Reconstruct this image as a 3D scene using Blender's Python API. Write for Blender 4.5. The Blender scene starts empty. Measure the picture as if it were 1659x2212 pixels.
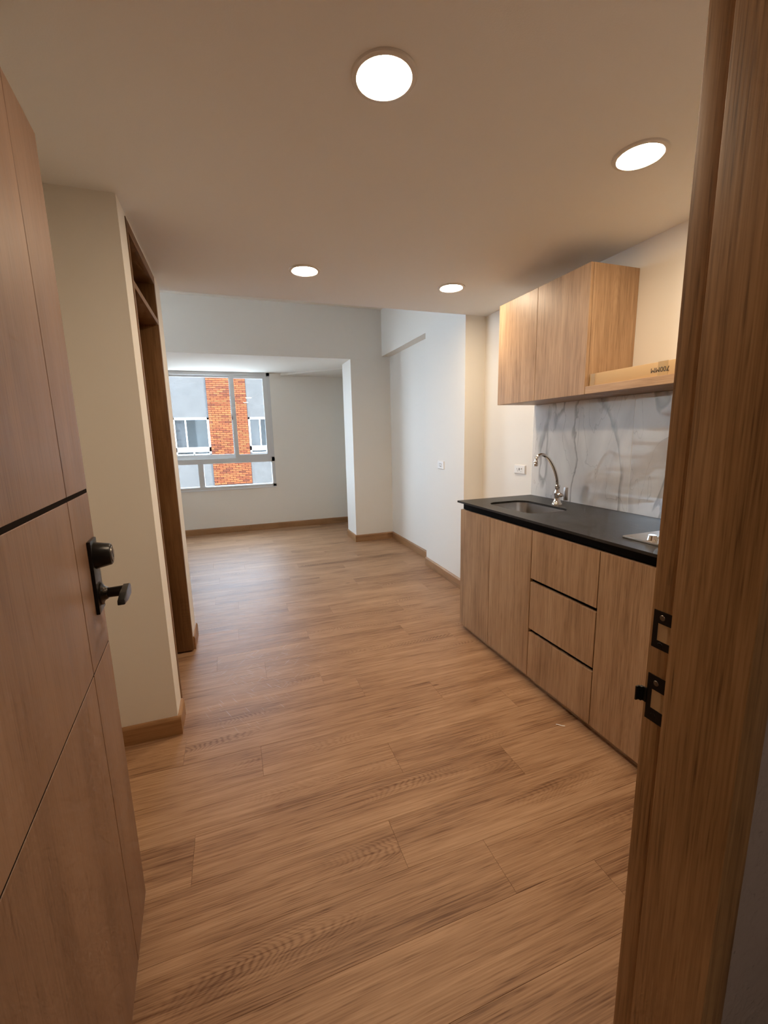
import bpy, bmesh, math, random
from mathutils import Vector, Matrix
random.seed(7)
S = bpy.context.scene
COL = S.collection

# ------------------------------------------------------------------ camera, world, sun, exposure
F_PX, IMG_W, IMG_H = 921.53, 1659, 2212
YAW, PITCH, ROLL, EYE = -0.3383, -0.1778, -0.0226, 1.3376
cy, sy = math.cos(YAW), math.sin(YAW)
fwd = Vector((-sy*math.cos(PITCH), cy*math.cos(PITCH), math.sin(PITCH)))
rgt = Vector((cy, sy, 0)); upv = rgt.cross(fwd)
r2 = math.cos(ROLL)*rgt + math.sin(ROLL)*upv
u2 = -math.sin(ROLL)*rgt + math.cos(ROLL)*upv
cam = bpy.data.cameras.new('camera'); cam_o = bpy.data.objects.new('camera', cam); COL.objects.link(cam_o)
cam.sensor_fit = 'VERTICAL'; cam.sensor_height = 36.0; cam.lens = F_PX/IMG_H*36.0
cam.clip_start = 0.01; cam.clip_end = 200
M = Matrix((r2, u2, -fwd)).transposed().to_4x4(); M.translation = Vector((0, 0, EYE))
cam_o.matrix_world = M
S.camera = cam_o

W = bpy.data.worlds.new('sky'); S.world = W; W.use_nodes = True
bg = W.node_tree.nodes['Background']; bg.inputs[0].default_value = (0.66, 0.80, 1.0, 1); bg.inputs[1].default_value = 13.2
sun = bpy.data.lights.new('sun', 'SUN'); sun.energy = 14.0; sun.angle = 0.02; sun.color = (1, .93, .82)
sun_o = bpy.data.objects.new('sun', sun); COL.objects.link(sun_o); sun_o.location = (0, -10, 20)
sun_o.rotation_euler = Vector((-0.80, 0.30, -0.55)).to_track_quat('-Z', 'Y').to_euler()

vs = S.view_settings
S.display_settings.display_device = 'sRGB'
vs.view_transform = 'Standard'; vs.look = 'None'; vs.gamma = 1; vs.use_curve_mapping = False
vs.exposure = 0.28
cyc = S.cycles
cyc.use_denoising = True; cyc.max_bounces = 6; cyc.diffuse_bounces = 4; cyc.glossy_bounces = 3; cyc.use_light_tree = False
cyc.use_adaptive_sampling = True; cyc.adaptive_threshold = 0.06; cyc.adaptive_min_samples = 14
cyc.transmission_bounces = 4; cyc.transparent_max_bounces = 8; cyc.sample_clamp_indirect = 6.0
cyc.caustics_reflective = False; cyc.caustics_refractive = False
LAMP = 160.0

# ------------------------------------------------------------------ materials
MATS = {}
def new_mat(name):
    m = bpy.data.materials.new(name); m.use_nodes = True
    nt = m.node_tree; b = nt.nodes['Principled BSDF']; MATS[name] = m
    return m, nt, b
def N(nt, t, **kw):
    n = nt.nodes.new(t)
    for k, v in kw.items(): setattr(n, k, v)
    return n
def plain(name, col, rough=0.5, metal=0.0, bump=0.0, bscale=200, mottling=0.0, spec=0.5, coat=0.0):
    m, nt, b = new_mat(name)
    b.inputs['Base Color'].default_value = (*col, 1); b.inputs['Roughness'].default_value = rough
    b.inputs['Metallic'].default_value = metal; b.inputs['Specular IOR Level'].default_value = spec
    b.inputs['Coat Weight'].default_value = coat
    tc = N(nt, 'ShaderNodeTexCoord')
    if bump:
        n = N(nt, 'ShaderNodeTexNoise'); n.inputs['Scale'].default_value = bscale; n.inputs['Detail'].default_value = 3
        nt.links.new(tc.outputs['Object'], n.inputs['Vector'])
        bp = N(nt, 'ShaderNodeBump'); bp.inputs['Strength'].default_value = bump; bp.inputs['Distance'].default_value = 0.002
        nt.links.new(n.outputs['Fac'], bp.inputs['Height']); nt.links.new(bp.outputs[0], b.inputs['Normal'])
    if mottling:
        n = N(nt, 'ShaderNodeTexNoise'); n.inputs['Scale'].default_value = 3; n.inputs['Detail'].default_value = 5
        nt.links.new(tc.outputs['Object'], n.inputs['Vector'])
        mx = N(nt, 'ShaderNodeMix', data_type='RGBA')
        mx.inputs['A'].default_value = (*[c*(1-mottling) for c in col], 1); mx.inputs['B'].default_value = (*[min(1, c*(1+mottling)) for c in col], 1)
        nt.links.new(n.outputs['Fac'], mx.inputs['Factor']); nt.links.new(mx.outputs['Result'], b.inputs['Base Color'])
    return m

def wood(name, light, mid, dark, grain='X', across=1.0, rough=0.45, rings=0.5, knots=0.0, per_object=0.12, streak=0.5, spec=0.4, centre=0.0, ring_gap=0.022, tonal=0.8, scuff=()):
    """laminate / vinyl oak: stretched fibres, slow tone bands and cathedral rings in object space"""
    m, nt, b = new_mat(name); L = nt.links.new
    tc = N(nt, 'ShaderNodeTexCoord'); oi = N(nt, 'ShaderNodeObjectInfo')
    off = N(nt, 'ShaderNodeVectorMath', operation='SCALE'); off.inputs[0].default_value = (37, 53, 71)
    L(oi.outputs['Random'], off.inputs['Scale'])
    add = N(nt, 'ShaderNodeVectorMath', operation='ADD'); L(tc.outputs['Object'], add.inputs[0]); L(off.outputs[0], add.inputs[1])
    def mapped(along, acr):
        mp = N(nt, 'ShaderNodeMapping')
        s = {'X': (along, acr, acr), 'Y': (acr, along, acr), 'Z': (acr, acr, along)}[grain]
        mp.inputs['Scale'].default_value = s; L(add.outputs[0], mp.inputs['Vector']); return mp.outputs[0]
    def noise(vec, scale, detail=4, rough_=0.6, dist=0.0):
        n = N(nt, 'ShaderNodeTexNoise'); n.inputs['Scale'].default_value = scale; n.inputs['Detail'].default_value = detail
        n.inputs['Roughness'].default_value = rough_; n.inputs['Distortion'].default_value = dist; L(vec, n.inputs['Vector']); return n.outputs['Fac']
    def math_(op, a, c=None, clamp=False):
        n = N(nt, 'ShaderNodeMath', operation=op); n.use_clamp = clamp
        for i, v in enumerate((a, c)):
            if v is None: continue
            if isinstance(v, (int, float)): n.inputs[i].default_value = v
            else: L(v, n.inputs[i])
        return n.outputs[0]
    tone = noise(mapped(0.55, 4.5*across), 1.6, 2, 0.55)
    fib = noise(mapped(5.0, 260*across), 1.0, 1, 0.6)
    fib2 = noise(mapped(3.2, 62*across), 1.0, 3, 0.62)
    # cathedral figure: nested arcs along the grain about a centre line that wanders from board to board
    sep = N(nt, 'ShaderNodeSeparateXYZ'); L(tc.outputs['Object'], sep.inputs[0])
    ax = {'X': ('X', 'Y'), 'Y': ('Y', 'X'), 'Z': ('Z', 'Y')}[grain]
    al, ac = sep.outputs[ax[0]], sep.outputs[ax[1]]
    if grain == 'Z': ac = math_('ADD', ac, sep.outputs['X'])
    wob = noise(mapped(1.3, 1.5), 1.0, 0, 0.5)
    ac = math_('ADD', math_('SUBTRACT', ac, centre), math_('MULTIPLY', math_('SUBTRACT', wob, 0.5), 0.16))
    arc = math_('ADD', math_('MULTIPLY', math_('MULTIPLY', ac, ac), 48.0), al)
    arc = math_('ADD', arc, math_('MULTIPLY', noise(mapped(3.0, 13.0), 1.0, 2), 0.20))
    ring = math_('POWER', math_('ADD', math_('MULTIPLY', math_('SINE', math_('MULTIPLY', arc, 2*math.pi/ring_gap)), 0.5), 0.5), 1.6)
    near = math_('SUBTRACT', 1.0, math_('MULTIPLY', math_('ABSOLUTE', ac), 12.0), True)
    patch = math_('MULTIPLY', math_('SUBTRACT', noise(mapped(2.0, 1.2), 1.0, 0), 0.54), 5.0, True)
    ring = math_('MULTIPLY', math_('MULTIPLY', ring, math_('MULTIPLY', patch, near)), rings)
    pore = math_('MULTIPLY', math_('SUBTRACT', noise(mapped(16, 330*across), 1.0, 0, 0.5), 0.60), 5.0, True)
    cloud = noise(mapped(2.5, 9.0*across), 1.0, 2, 0.6)
    v = math_('ADD', math_('MULTIPLY', math_('SUBTRACT', tone, 0.5), tonal), math_('MULTIPLY', math_('SUBTRACT', fib, 0.5), 0.85*streak))
    v = math_('ADD', v, math_('MULTIPLY', math_('SUBTRACT', fib2, 0.5), 0.85*streak))
    v = math_('ADD', v, math_('MULTIPLY', math_('SUBTRACT', cloud, 0.5), 0.55))
    v = math_('SUBTRACT', v, math_('MULTIPLY', pore, 0.22))
    v = math_('SUBTRACT', math_('ADD', v, 0.57), math_('MULTIPLY', ring, 0.5))
    if knots:
        vo = N(nt, 'ShaderNodeTexVoronoi', feature='F1'); vo.inputs['Scale'].default_value = 1.0
        L(mapped(1.7, 5.0), vo.inputs['Vector'])
        kn = math_('SUBTRACT', 1.0, math_('MULTIPLY', vo.outputs['Distance'], 20.0), True)
        sc_ = N(nt, 'ShaderNodeSeparateColor'); L(vo.outputs['Color'], sc_.inputs[0])
        kn = math_('MULTIPLY', kn, math_('GREATER_THAN', sc_.outputs[0], 0.45))
        v = math_('SUBTRACT', v, math_('MULTIPLY', kn, knots))
    v = math_('ADD', v, math_('MULTIPLY', math_('SUBTRACT', oi.outputs['Random'], 0.5), per_object*2))
    cr = N(nt, 'ShaderNodeValToRGB'); e = cr.color_ramp.elements
    e[0].position = 0.05; e[0].color = (*dark, 1); e[1].position = 0.95; e[1].color = (*light, 1)
    x = e.new(0.5); x.color = (*mid, 1); L(v, cr.inputs[0])
    colour = cr.outputs[0]
    if scuff:
        geo = N(nt, 'ShaderNodeNewGeometry'); acc = None
        for (px, py, rad, ang) in scuff:
            mp_ = N(nt, 'ShaderNodeMapping'); mp_.vector_type = 'TEXTURE'; mp_.inputs['Location'].default_value = (px, py, 0); mp_.inputs['Rotation'].default_value = (0, 0, ang); L(geo.outputs['Position'], mp_.inputs[0])
            ln = N(nt, 'ShaderNodeVectorMath', operation='LENGTH'); L(mp_.outputs[0], ln.inputs[0])
            mask = math_('MULTIPLY', math_('SUBTRACT', 1.0, math_('DIVIDE', ln.outputs['Value'], rad)), 2.0, True)
            mp2 = N(nt, 'ShaderNodeMapping'); mp2.inputs['Scale'].default_value = (7, 110, 1); L(mp_.outputs[0], mp2.inputs[0])
            sc = math_('MULTIPLY', math_('SUBTRACT', noise(mp2.outputs[0], 1.0, 1, 0.5), 0.655), 14.0, True)
            sc = math_('MULTIPLY', sc, mask); acc = sc if acc is None else math_('MAXIMUM', acc, sc)
        mxs = N(nt, 'ShaderNodeMix', data_type='RGBA'); L(math_('MULTIPLY', acc, 0.38), mxs.inputs['Factor']); L(colour, mxs.inputs['A']); mxs.inputs['B'].default_value = (.62, .56, .52, 1)
        colour = mxs.outputs['Result']
    b.inputs['Specular IOR Level'].default_value = spec
    rg = math_('ADD', math_('MULTIPLY', fib2, 0.18), rough-0.09)
    L(colour, b.inputs['Base Color']); L(rg, b.inputs['Roughness'])
    bp = N(nt, 'ShaderNodeBump'); bp.inputs['Strength'].default_value = 0.12; bp.inputs['Distance'].default_value = 0.001
    L(fib, bp.inputs['Height']); L(bp.outputs[0], b.inputs['Normal'])
    return m

wall_paint = plain('wall_paint', (.87, .835, .765), 0.65, bump=0.10, bscale=260)
ceil_paint = plain('ceiling_paint', (.93, .945, .95), 0.7, bump=0.12, bscale=220)
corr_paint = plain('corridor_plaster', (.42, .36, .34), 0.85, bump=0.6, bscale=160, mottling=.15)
floor_wood = wood('oak_vinyl_plank', (.50, .305, .175), (.365, .205, .110), (.16, .075, .036), 'X', 1.0, 0.46, 0.60, 0.9, 0.06, 1.1, spec=0.27, centre=0.091, tonal=0.95, ring_gap=0.024,
                  scuff=[(.10, 2.50, .42, .9), (.15, 2.45, .40, 2.3), (-.05, 2.75, .5, .2), (.10, 3.4, .6, 2.8), (.0, 2.15, .3, 2.0)])
sub_floor = plain('subfloor', (.10, .055, .03), .8)
door_wood = wood('oak_door_laminate', (.33, .200, .130), (.245, .142, .090), (.14, .075, .046), 'Z', 0.9, 0.42, 0.25, 0, 0.02, 0.55)
groove_m = plain('groove_dark', (.010, .006, .005), .9, spec=.1)
cab_wood = wood('oak_cabinet_laminate', (.56, .375, .225), (.42, .265, .150), (.22, .125, .065), 'Z', 1.0, 0.42, 0.22, 0, 0.03, 1.0, ring_gap=.05)
cab_wood_y = wood('oak_shelf_laminate', (.56, .375, .225), (.42, .265, .150), (.22, .125, .065), 'Y', 1.0, 0.42, 0.25, 0, 0.03, 0.85)
frame_wood = wood('oak_frame_laminate', (.50, .295, .138), (.36, .196, .083), (.15, .075, .030), 'Z', 1.1, 0.42, 0.22, 0, 0.02, 1.0, ring_gap=.04)
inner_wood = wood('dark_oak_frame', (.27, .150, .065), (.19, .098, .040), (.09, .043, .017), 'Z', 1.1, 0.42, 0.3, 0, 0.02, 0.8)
base_x = wood('oak_baseboard_x', (.46, .26, .125), (.35, .185, .082), (.18, .09, .038), 'X', 1.0, 0.42, 0.3, 0, 0.02, 0.6)
base_y = wood('oak_baseboard_y', (.46, .26, .125), (.35, .185, .082), (.18, .09, .038), 'Y', 1.0, 0.42, 0.3, 0, 0.02, 0.6)
tread_wood = wood('oak_stair_tread', (.40, .24, .14), (.30, .17, .095), (.16, .08, .04), 'X', 1.0, 0.42, 0.4, 0, 0.05, 0.6)
black_metal = plain('black_metal', (.018, .016, .015), .32, 0.6, spec=.5)
black_gap = plain('black_channel', (.004, .004, .005), .7, spec=.12)
steel = plain('brushed_steel', (.62, .58, .54), .28, 1.0)
chrome = plain('chrome', (.82, .80, .77), .07, 1.0)
white_plastic = plain('white_plastic', (.86, .85, .82), .35)
grey_plastic = plain('grey_plastic', (.25, .23, .21), .5)
alu = plain('window_aluminium', (.66, .655, .64), .5)
gasket = plain('window_gasket', (.80, .81, .82), .5)
cardboard = plain('cardboard', (.56, .38, .20), .8, bump=.1, bscale=300, mottling=.06)
tape_m = plain('packing_tape', (.42, .27, .09), .3)
ink = plain('black_ink', (.02, .017, .015), .6)
ring_white = plain('lamp_trim_white', (.80, .78, .74), .4)
white_frame = plain('white_window_frame', (.82, .84, .86), .5)
concrete = plain('grey_render', (.081, .079, .077), .9, bump=.4, bscale=40, mottling=.25)
paper = plain('white_paper', (.85, .83, .80), .7)
plaster_ground = plain('pale_paving', (.52, .51, .49), .9, mottling=.2)
facade_ext = plain('exterior_render', (.45, .43, .40), .9, mottling=.1)

# black stone worktop with fine pale scratches
m, nt, b = new_mat('black_stone'); worktop_m = m
b.inputs['Roughness'].default_value = .42; b.inputs['Specular IOR Level'].default_value = .45
tc = N(nt, 'ShaderNodeTexCoord'); nz = N(nt, 'ShaderNodeTexNoise'); nz.inputs['Scale'].default_value = 5; nz.inputs['Detail'].default_value = 6; nz.inputs['Distortion'].default_value = 1.5
mp = N(nt, 'ShaderNodeMapping'); mp.inputs['Scale'].default_value = (1.6, .7, 1); mp.inputs['Rotation'].default_value = (0, 0, .5)
nt.links.new(tc.outputs['Object'], mp.inputs[0]); nt.links.new(mp.outputs[0], nz.inputs['Vector'])
cr = N(nt, 'ShaderNodeValToRGB'); e = cr.color_ramp.elements
e[0].position = .49; e[0].color = (.021, .019, .017, 1); e[1].position = .506; e[1].color = (.021, .019, .017, 1)
x = e.new(.498); x.color = (.048, .044, .040, 1)
nt.links.new(nz.outputs['Fac'], cr.inputs[0]); nt.links.new(cr.outputs[0], b.inputs['Base Color'])

# polished marble-look tile
m, nt, b = new_mat('marble_tile'); tile_m = m; L = nt.links.new
b.inputs['Roughness'].default_value = .05; b.inputs['Specular IOR Level'].default_value = .8
b.inputs['Coat Weight'].default_value = 1.0; b.inputs['Coat IOR'].default_value = 2.4; b.inputs['Coat Roughness'].default_value = .03
tc = N(nt, 'ShaderNodeTexCoord'); oi = N(nt, 'ShaderNodeObjectInfo')
offs = N(nt, 'ShaderNodeVectorMath', operation='SCALE'); offs.inputs[0].default_value = (9, 5, 3); L(oi.outputs['Random'], offs.inputs['Scale'])
ad = N(nt, 'ShaderNodeVectorMath', operation='ADD'); L(tc.outputs['Object'], ad.inputs[0]); L(offs.outputs[0], ad.inputs[1])
mp = N(nt, 'ShaderNodeMapping'); mp.inputs['Rotation'].default_value = (-.70, 0, 0); mp.inputs['Scale'].default_value = (1, 1.9, .8); L(ad.outputs[0], mp.inputs[0])
def vein(scale, lo, mid_, hi, dist, dark):
    n = N(nt, 'ShaderNodeTexNoise'); n.inputs['Scale'].default_value = scale; n.inputs['Detail'].default_value = 5; n.inputs['Distortion'].default_value = dist; n.inputs['Roughness'].default_value = .45
    L(mp.outputs[0], n.inputs['Vector'])
    c = N(nt, 'ShaderNodeValToRGB'); q = c.color_ramp.elements
    q[0].position = lo; q[0].color = (1, 1, 1, 1); q[1].position = hi; q[1].color = (1, 1, 1, 1); y = q.new(mid_); y.color = (dark, dark, dark*1.02, 1)
    L(n.outputs['Fac'], c.inputs[0]); return c.outputs[0]
v1 = vein(1.3, .462, .494, .503, .6, .48); v2 = vein(1.0, .44, .52, .57, .6, .80); v3 = vein(2.6, .494, .4985, .503, .6, .62)
mu = N(nt, 'ShaderNodeMix', data_type='RGBA', blend_type='MULTIPLY'); mu.inputs['Factor'].default_value = 1; L(v1, mu.inputs['A']); L(v2, mu.inputs['B'])
mu2 = N(nt, 'ShaderNodeMix', data_type='RGBA', blend_type='MULTIPLY'); mu2.inputs['Factor'].default_value = 1; L(mu.outputs['Result'], mu2.inputs['A']); L(v3, mu2.inputs['B'])
mu3 = N(nt, 'ShaderNodeMix', data_type='RGBA', blend_type='MULTIPLY'); mu3.inputs['Factor'].default_value = 1; L(mu2.outputs['Result'], mu3.inputs['A']); mu3.inputs['B'].default_value = (.90, .89, .875, 1)
L(mu3.outputs['Result'], b.inputs['Base Color'])

# brick with per-brick tone
m, nt, b = new_mat('orange_brick'); brick_m = m
oi = N(nt, 'ShaderNodeObjectInfo'); cr = N(nt, 'ShaderNodeValToRGB'); e = cr.color_ramp.elements
e[0].position = 0; e[0].color = (.085, .017, .003, 1); e[1].position = 1; e[1].color = (.25, .064, .014, 1); x = e.new(.3); x.color = (.185, .041, .008, 1)
nt.links.new(oi.outputs['Random'], cr.inputs[0]); nt.links.new(cr.outputs[0], b.inputs['Base Color']); b.inputs['Roughness'].default_value = .9
m, nt, b = new_mat('orange_brick_joined'); brick_far = m
at_ = N(nt, 'ShaderNodeAttribute'); at_.attribute_name = 'tone'; cr = N(nt, 'ShaderNodeValToRGB'); e = cr.color_ramp.elements
e[0].position = 0; e[0].color = (.085, .017, .003, 1); e[1].position = 1; e[1].color = (.25, .064, .014, 1); x = e.new(.3); x.color = (.185, .041, .008, 1)
nt.links.new(at_.outputs['Fac'], cr.inputs[0]); nt.links.new(cr.outputs[0], b.inputs['Base Color']); b.inputs['Roughness'].default_value = .9
mortar = plain('mortar', (.040, .015, .008), .95)

def glass_mat(name, tint, refl):
    m = bpy.data.materials.new(name); m.use_nodes = True; nt = m.node_tree; nt.nodes.clear()
    o = N(nt, 'ShaderNodeOutputMaterial'); t = N(nt, 'ShaderNodeBsdfTransparent'); g = N(nt, 'ShaderNodeBsdfGlossy'); mx = N(nt, 'ShaderNodeMixShader')
    t.inputs[0].default_value = (*tint, 1); g.inputs['Roughness'].default_value = .01; mx.inputs[0].default_value = refl
    nt.links.new(t.outputs[0], mx.inputs[1]); nt.links.new(g.outputs[0], mx.inputs[2]); nt.links.new(mx.outputs[0], o.inputs[0]); return m
pane_m = glass_mat('clear_glass', (.96, .98, .98), .04)
far_pane = glass_mat('far_window_glass', (.62, .66, .68), .05)
far_room = plain('far_room_interior', (.34, .33, .32), .9, mottling=.3)
curtain_m = plain('far_curtain', (.36, .30, .29), .9, mottling=.2)

def emit(name, col, strength):
    m = bpy.data.materials.new(name); m.use_nodes = True; nt = m.node_tree; nt.nodes.clear()
    o = N(nt, 'ShaderNodeOutputMaterial'); em = N(nt, 'ShaderNodeEmission'); em.inputs[0].default_value = (*col, 1); em.inputs[1].default_value = strength
    nt.links.new(em.outputs[0], o.inputs[0]); return m
led = emit('led_diffuser', (1.0, .80, .57), LAMP)
led_added = emit('added_corridor_led', (1.0, .80, .62), 135)

# ------------------------------------------------------------------ geometry helpers
LOCAL = set()
def tag(o, label=None, cat=None, group=None, kind=None):
    if label: o['label'] = label
    if cat: o['category'] = cat
    if group: o['group'] = group
    if kind: o['kind'] = kind
    return o
def thing(name, loc, label, cat=None, group=None, kind=None, rotz=0.0):
    o = bpy.data.objects.new(name, None); COL.objects.link(o); o.location = loc; o.rotation_euler = (0, 0, rotz)
    o.empty_display_size = .05
    return tag(o, label, cat, group, kind)
def origin_of(p):
    v = Vector(p.location)
    while p.parent: p = p.parent; v += Vector(p.location)
    return v
def add(name, bm, mat, parent=None, smooth=False, label=None, kind=None):
    """link a bmesh given in world coordinates (or in the parent's frame when the parent is in LOCAL)"""
    bmesh.ops.recalc_face_normals(bm, faces=bm.faces)
    lo = Vector([min(v.co[i] for v in bm.verts) for i in range(3)]); hi = Vector([max(v.co[i] for v in bm.verts) for i in range(3)])
    org = Vector(((lo.x+hi.x)/2, (lo.y+hi.y)/2, lo.z))
    for v in bm.verts: v.co -= org
    me = bpy.data.meshes.new(name)
    if smooth:
        for f in bm.faces: f.smooth = True
    bm.to_mesh(me); bm.free(); me.materials.append(mat)
    if smooth: me.set_sharp_from_angle(angle=math.radians(40))
    o = bpy.data.objects.new(name, me); COL.objects.link(o)
    if parent is None: o.location = org
    else:
        o.parent = parent
        top = parent
        while top.parent: top = top.parent
        if top in LOCAL:
            pl = Vector((0, 0, 0)); q = parent
            while q is not top: pl += Vector(q.location); q = q.parent
            o.location = org - pl
        else: o.location = org - origin_of(parent)
    if label: o['label'] = label
    if kind: o['kind'] = kind
    return o
def bbox(bm, lo, hi, bev=0.0, seg=2):
    g = bmesh.ops.create_cube(bm, size=1.0); vs_ = g['verts']
    for v in vs_:
        v.co = Vector([lo[i] + (v.co[i]+.5)*(hi[i]-lo[i]) for i in range(3)])
    if bev:
        es = list({e for v in vs_ for e in v.link_edges})
        bmesh.ops.bevel(bm, geom=es, offset=bev, segments=seg, profile=.6, affect='EDGES')
    return bm
def box(name, lo, hi, mat, parent=None, bev=0.0, label=None, kind=None, seg=2, smooth=None):
    lo, hi = [min(a, c) for a, c in zip(lo, hi)], [max(a, c) for a, c in zip(lo, hi)]
    return add(name, bbox(bmesh.new(), lo, hi, bev, seg), mat, parent, bool(bev) if smooth is None else smooth, label, kind)
def prism(name, pts, axis, a, c, mat, parent=None, smooth=False, label=None, kind=None, bev=0.0):
    """polygon pts in the two other axes, extruded along axis from a to c"""
    bm = bmesh.new()
    def P(p, t):
        return {'X': (t, p[0], p[1]), 'Y': (p[0], t, p[1]), 'Z': (p[0], p[1], t)}[axis]
    A = [bm.verts.new(P(p, a)) for p in pts]; B = [bm.verts.new(P(p, c)) for p in pts]
    bm.faces.new(A); bm.faces.new(B[::-1])
    n = len(pts)
    for i in range(n): bm.faces.new((A[i], B[i], B[(i+1) % n], A[(i+1) % n]))
    if bev: bmesh.ops.bevel(bm, geom=list(bm.edges), offset=bev, segments=2, profile=.6, affect='EDGES')
    return add(name, bm, mat, parent, smooth or bool(bev), label, kind)
def lathe_bm(bm, prof, centre, axis='Z', seg=32):
    """prof: (radius, height) list, spun about axis through centre"""
    c = Vector(centre); rings = []
    for r, h in prof:
        ring = []
        for k in range(seg):
            a = 2*math.pi*k/seg; x, y = r*math.cos(a), r*math.sin(a)
            d = {'Z': Vector((x, y, h)), 'X': Vector((h, x, y)), 'Y': Vector((x, h, y))}[axis]
            ring.append(bm.verts.new(c+d))
        rings.append(ring)
    for A, B in zip(rings, rings[1:]):
        for k in range(seg): bm.faces.new((A[k], A[(k+1) % seg], B[(k+1) % seg], B[k]))
    for ring, r in ((rings[0], prof[0][0]), (rings[-1], prof[-1][0])):
        if r > 1e-6: bm.faces.new(ring)
    bmesh.ops.remove_doubles(bm, verts=list(bm.verts), dist=1e-6)
    return bm
def lathe(name, prof, centre, mat, parent=None, axis='Z', seg=32, label=None):
    return add(name, lathe_bm(bmesh.new(), prof, centre, axis, seg), mat, parent, True, label)
def tube_bm(bm, pts, rad, seg=14):
    pts = [Vector(p) for p in pts]; n = len(pts); rings = []
    rr = rad if isinstance(rad, (list, tuple)) else [rad]*n
    t0 = (pts[1]-pts[0]).normalized(); ref = Vector((0, 0, 1)) if abs(t0.z) < .9 else Vector((0, 1, 0))
    u = t0.cross(ref).normalized()
    for i, p in enumerate(pts):
        t = (pts[min(i+1, n-1)]-pts[max(i-1, 0)]).normalized()
        u = (u - t*u.dot(t)).normalized(); w = t.cross(u)
        rings.append([bm.verts.new(p + (u*math.cos(2*math.pi*k/seg)+w*math.sin(2*math.pi*k/seg))*rr[i]) for k in range(seg)])
    for A, B in zip(rings, rings[1:]):
        for k in range(seg): bm.faces.new((A[k], A[(k+1) % seg], B[(k+1) % seg], B[k]))
    bm.faces.new(rings[0]); bm.faces.new(rings[-1][::-1]); return bm
def tube(name, pts, rad, mat, parent=None, seg=14): return add(name, tube_bm(bmesh.new(), pts, rad, seg), mat, parent, True)
def copy_tree(o, parent=None):
    c = o.copy(); COL.objects.link(c); c.parent = parent
    for ch in list(o.children): copy_tree(ch, c)
    return c

# ------------------------------------------------------------------ measured planes (metres)
XK, XCT, XP, XU = 1.987, 1.394, 1.414, 1.680       # kitchen wall, worktop front, cabinet fronts, wall cabinet front
YK, YA, YR, YB, YCW, YW = 2.475, 3.108, 3.889, 5.140, 5.545, 6.452
ZC, ZL, ZH, ZV = 2.245, 2.240, 2.283, 2.815
XL, YL1, YL2 = -0.328, 1.995, 3.050
XW1, XW2, XCOL = 1.825, 1.930, 1.428
XJ, YJ0, YJR, YJ1 = 0.545, 0.286, 0.3833, 0.417
XOUT, YBACK = -2.10, -1.50

# ------------------------------------------------------------------ shell
ST = 'structure'
floor = box('floor', (XOUT-.1, YJ0+.02, -.20), (XK+.12, YW+.15, -.004), sub_floor, kind=ST, label='oak-look plank floor running through hall, kitchen and living area')
# planks, each its own piece, rows across the room
PW, PL = 0.182, 1.22
pm = bmesh.new(); bbox(pm, (0, 0, -.004), (PL-.0005, PW-.0005, 0), .0004, 1)
plank_me = bpy.data.meshes.new('plank'); pm.to_mesh(plank_me); pm.free(); plank_me.materials.append(floor_wood)
y = YJ0+.025; row = 0
starts = [0.037, .66, .25, .95, .45, .80, .12, .58]
while y < YW+.10:
    x0 = -2.17 + (starts[row % 8]*1.0 + .23*row) % PL - PL
    while x0 < XK+.1:
        a, c = max(x0, XOUT-.08), min(x0+PL, XK+.10)
        if c-a > .03:
            if abs((c-a)-PL) < 1e-6: me = plank_me
            else:
                q = bmesh.new(); bbox(q, (0, 0, -.004), (c-a-.0005, PW-.0005, 0), .0004, 1)
                me = bpy.data.meshes.new('plank'); q.to_mesh(me); q.free(); me.materials.append(floor_wood)
            o = bpy.data.objects.new('plank', me); COL.objects.link(o); o.parent = floor
            o.location = Vector((a, y, 0)) - Vector(floor.location)
        x0 += PL
    y += PW; row += 1

box('ceiling', (XOUT, YBACK, ZC), (XK, YA, ZV+.15), ceil_paint, kind=ST, label='low flat painted ceiling over the hall and kitchen')
box('ceiling_upper', (XOUT, YA, ZV), (XK, YB, ZV+.15), wall_paint, kind=ST, label='higher ceiling between low kitchen ceiling and grey cross beam')
box('ceiling_window', (XOUT, YB, ZL), (XK, YW, ZV+.15), wall_paint, kind=ST, label='deep cross beam and low bright ceiling in front of the window')
# shallow sloped fillet in the ceiling corner beside the window
bm = bmesh.new()
top = [bm.verts.new((.749, YW, ZL)), bm.verts.new((XW2, 5.40, ZL)), bm.verts.new((XW2, YW, ZL))]
lowv = [bm.verts.new((.749, YW, ZL-.034)), bm.verts.new((XW2, YW, ZL-.040))]
bm.faces.new(top); bm.faces.new((top[0], lowv[0], lowv[1], top[2])); bm.faces.new((top[0], top[1], lowv[0])); bm.faces.new((lowv[0], top[1], lowv[1])); bm.faces.new((top[1], top[2], lowv[1]))
add('trim_2', bm, wall_paint, kind=ST, label='shallow sloped plaster fillet in ceiling corner beside the window')

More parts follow.
